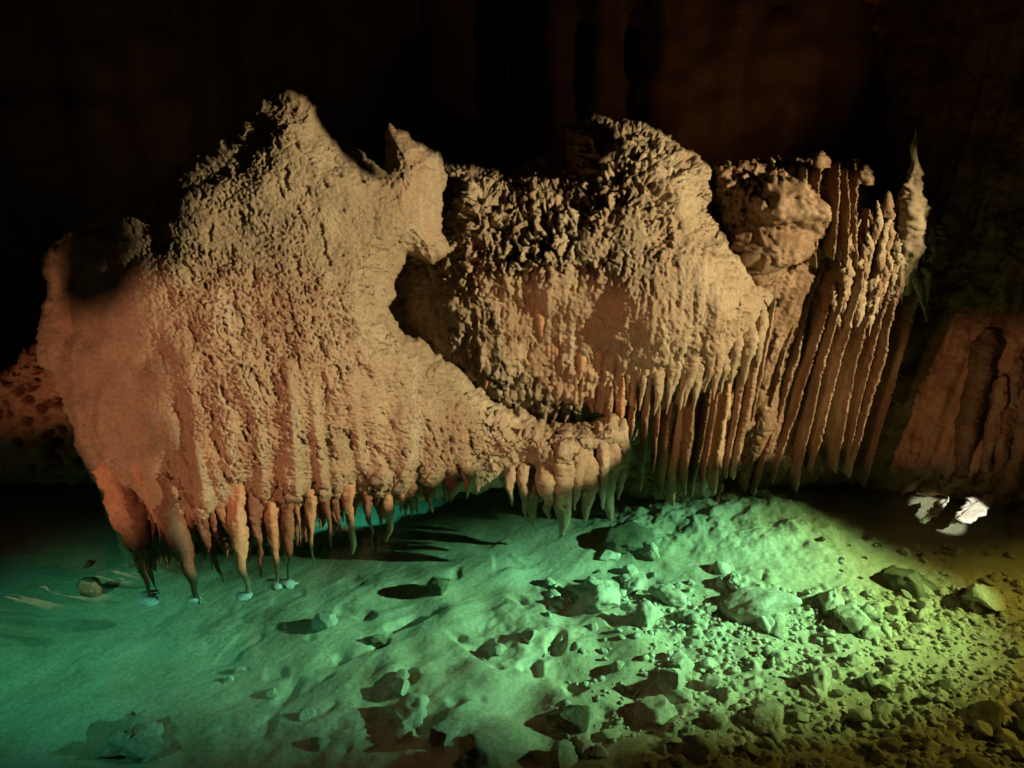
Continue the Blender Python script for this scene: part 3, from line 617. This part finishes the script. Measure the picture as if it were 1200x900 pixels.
topb = [(-200,720,5.0),(60,715,4.9),(150,700,4.9),(180,600,4.9),(185,480,4.95),(182,330,5.1),(184,252,5.3),(208,236,5.4),(262,198,5.5),(285,144,5.6),(312,104,5.8),(340,94,6.0),(365,100,6.0),(384,132,6.0),(405,176,6.05),(432,205,6.1),(453,212,6.15),(453,150,6.15),(457,139,6.15),(480,159,6.2),(515,186,6.3),(560,198,6.6),(592,204,6.75),(615,196,6.75),(650,165,6.9),(680,136,6.9),(745,140,6.9),(800,164,6.8),(836,192,6.8),(900,186,6.5),(955,172,6.4),(1010,192,6.4),(1040,225,6.4),(1060,200,6.4),(1068,150,6.5),(1078,150,6.5),(1092,215,6.4),(1132,248,6.35),(1130,310,6.35),(1108,380,6.35),(1074,470,6.35),(1032,560,6.4),(1015,620,6.3),(1400,680,6.2)]
def fit(pts):                                                          # stand each point on the rock it shades
    o = []
    for x, y, Y in pts:
        for sf in (surfA, surfB):
            q = sf(x, y + 4)
            if 0 < x < 1100 and abs(float(q[1]) - Y) < .7 and sf.inside(x, y + 4): Y = float(q[1]); break
        o.append((x, y, Y))
    return o
light_block('upper_light_block', KEY, fit(topb), .15, 2.6, M_dark)
lowtop = [(-200,470,6.4),(0,425,6.4),(30,395,5.6),(46,290,5.6),(60,280,5.5),(70,350,5.4),(100,366,5.2),(138,352,5.1),(165,310,5.1),(300,292,5.2),(450,296,5.4),(560,330,6.1),(650,320,6.0),(800,350,5.8),(950,330,6.5),(1060,390,6.6),(1160,380,6.6),(1400,390,6.6)]
light_block('upper_light_block', LOW, fit(lowtop), .15, 3, M_dark)
botb = [(-200,560,6.4),(90,560,5.1),(130,640,5.0),(165,712,4.88),(240,712,4.88),(300,706,4.9),(350,690,4.95),(400,660,5.1),(460,632,5.2),(530,588,5.45),(590,585,5.5),(620,618,5.5),(700,604,5.6),(724,560,5.9),(742,540,6.0),(765,545,6.05),(782,576,6.05),(800,584,6.05),(900,575,6.35),(1000,565,6.5),(1100,560,6.6),(1400,560,6.6)]
light_block('lower_light_block', KEY, [('w', 0, -2, 0), ('w', -3, 0, 0), ('w', -3.6, 3, 0)] + [('w', -3.2, 4.9, 0)] + botb[2:], .15, -2.0, M_dark)
light_block('lower_light_block', LOW, [(x, y - (62 if 140 < x < 480 else 6), Y) for x, y, Y in botb] + [('w', 5, 4, 0), ('w', 4, 2, 0), ('w', 2, -1, 0)], .12, -1.8, M_dark)
# coloured pool lamps together on the right bank, under an added unseen block that keeps them off the formations
POOL = np.array([6.4, 4.2, 2.5])
hood = [(165,722,4.88),(240,720,4.88),(326,704,4.9),(366,682,4.97),(416,668,5.05),(456,650,5.2),(500,622,5.35),(527,608,5.45),(600,602,5.5),(630,628,5.5),(660,632,5.5),(700,620,5.58),(740,606,5.9),(790,604,6.0),(820,598,6.02)] + [(x, y, float(atz(x, y, -.04)[1])) for x, y in ((900,584),(960,574),(1030,578),(1080,594),(1180,596),(1300,584),(1500,590))]
light_block('upper_light_block', POOL, hood, .14, 3, M_dark)
spot('green_pool_lamp', POOL + [0, 0, .0], atz(760, 690, -.3), 2500, (.6, 1, .34), 32, .9, .05)
spot('teal_pool_lamp', POOL + [.1, .0, .02], atz(360, 650, -.4), 3300, (.07, .8, .58), 34, .9, .05)
spot('yellow_pool_lamp', POOL + [.0, .1, .0], atz(1100, 690, -.3), 420, (1, .72, .1), 60, .9, .05)
spot('glint_boost_spot', (3.4, 1.6, 3.2), atz(1132, 597, 0), 2400, (1, .95, .75), 3.7, .3, .02)  # added narrow spot that whitens the glint sheets
TEAL = np.array([-5.0, 3.2, 1.9])
hood = [(-300,640,5.6),(0,640,5.55),(100,640,5.5),(130,655,5.1),(165,722,4.88),(240,720,4.88),(326,704,4.9),(366,682,4.97),(416,668,5.05),(456,650,5.2),(500,622,5.35),(527,608,5.45),(600,602,5.5),(660,632,5.5),(700,620,5.58),(740,604,5.9),(800,600,6.0),(900,584,6.3),(1000,580,6.5),(1400,580,6.5)]
light_block('upper_light_block', TEAL, hood, .14, 2.2, M_dark)  # unseen block added to keep the teal fill off the rock
spot('amber_wall_fill', (3.0, 8.0, 1.6), (1.2, 10.2, 4.6), 26, (1, .42, .13), 90, 1, .05)  # added fill, hidden behind the draperies, to show the back wall faintly
spot('amber_wall_fill', (-2.4, 7.4, 1.2), (-3.6, 9.4, 4.0), 9, (1, .45, .16), 100, 1, .05)  # second added wall fill, behind the left mass
spot('teal_back_fill', (-1.8, 7.15, .85), (-.9, 5.5, -.4), 70, (.07, .8, .56), 85, .9, .06)  # added fill that brightens the bed behind the left fringe
spot('teal_left_fill', TEAL, atz(330, 650, -.4), 270, (.1, .8, .46), 60, .9, .05)  # added weak fill for the left side of the bed

w = bpy.data.worlds.new('World'); scene.world = w; w.use_nodes = True
w.node_tree.nodes['Background'].inputs[0].default_value = (.9, .5, .25, 1); w.node_tree.nodes['Background'].inputs[1].default_value = .016
vs = scene.view_settings; vs.view_transform = 'Standard'; vs.look = 'None'; vs.exposure = 0; vs.gamma = 1
scene.render.engine = 'CYCLES'; scene.cycles.use_denoising = True; scene.cycles.max_bounces = 5; scene.cycles.diffuse_bounces = 2; scene.cycles.transparent_max_bounces = 6
scene.cycles.caustics_reflective = False; scene.cycles.caustics_refractive = False
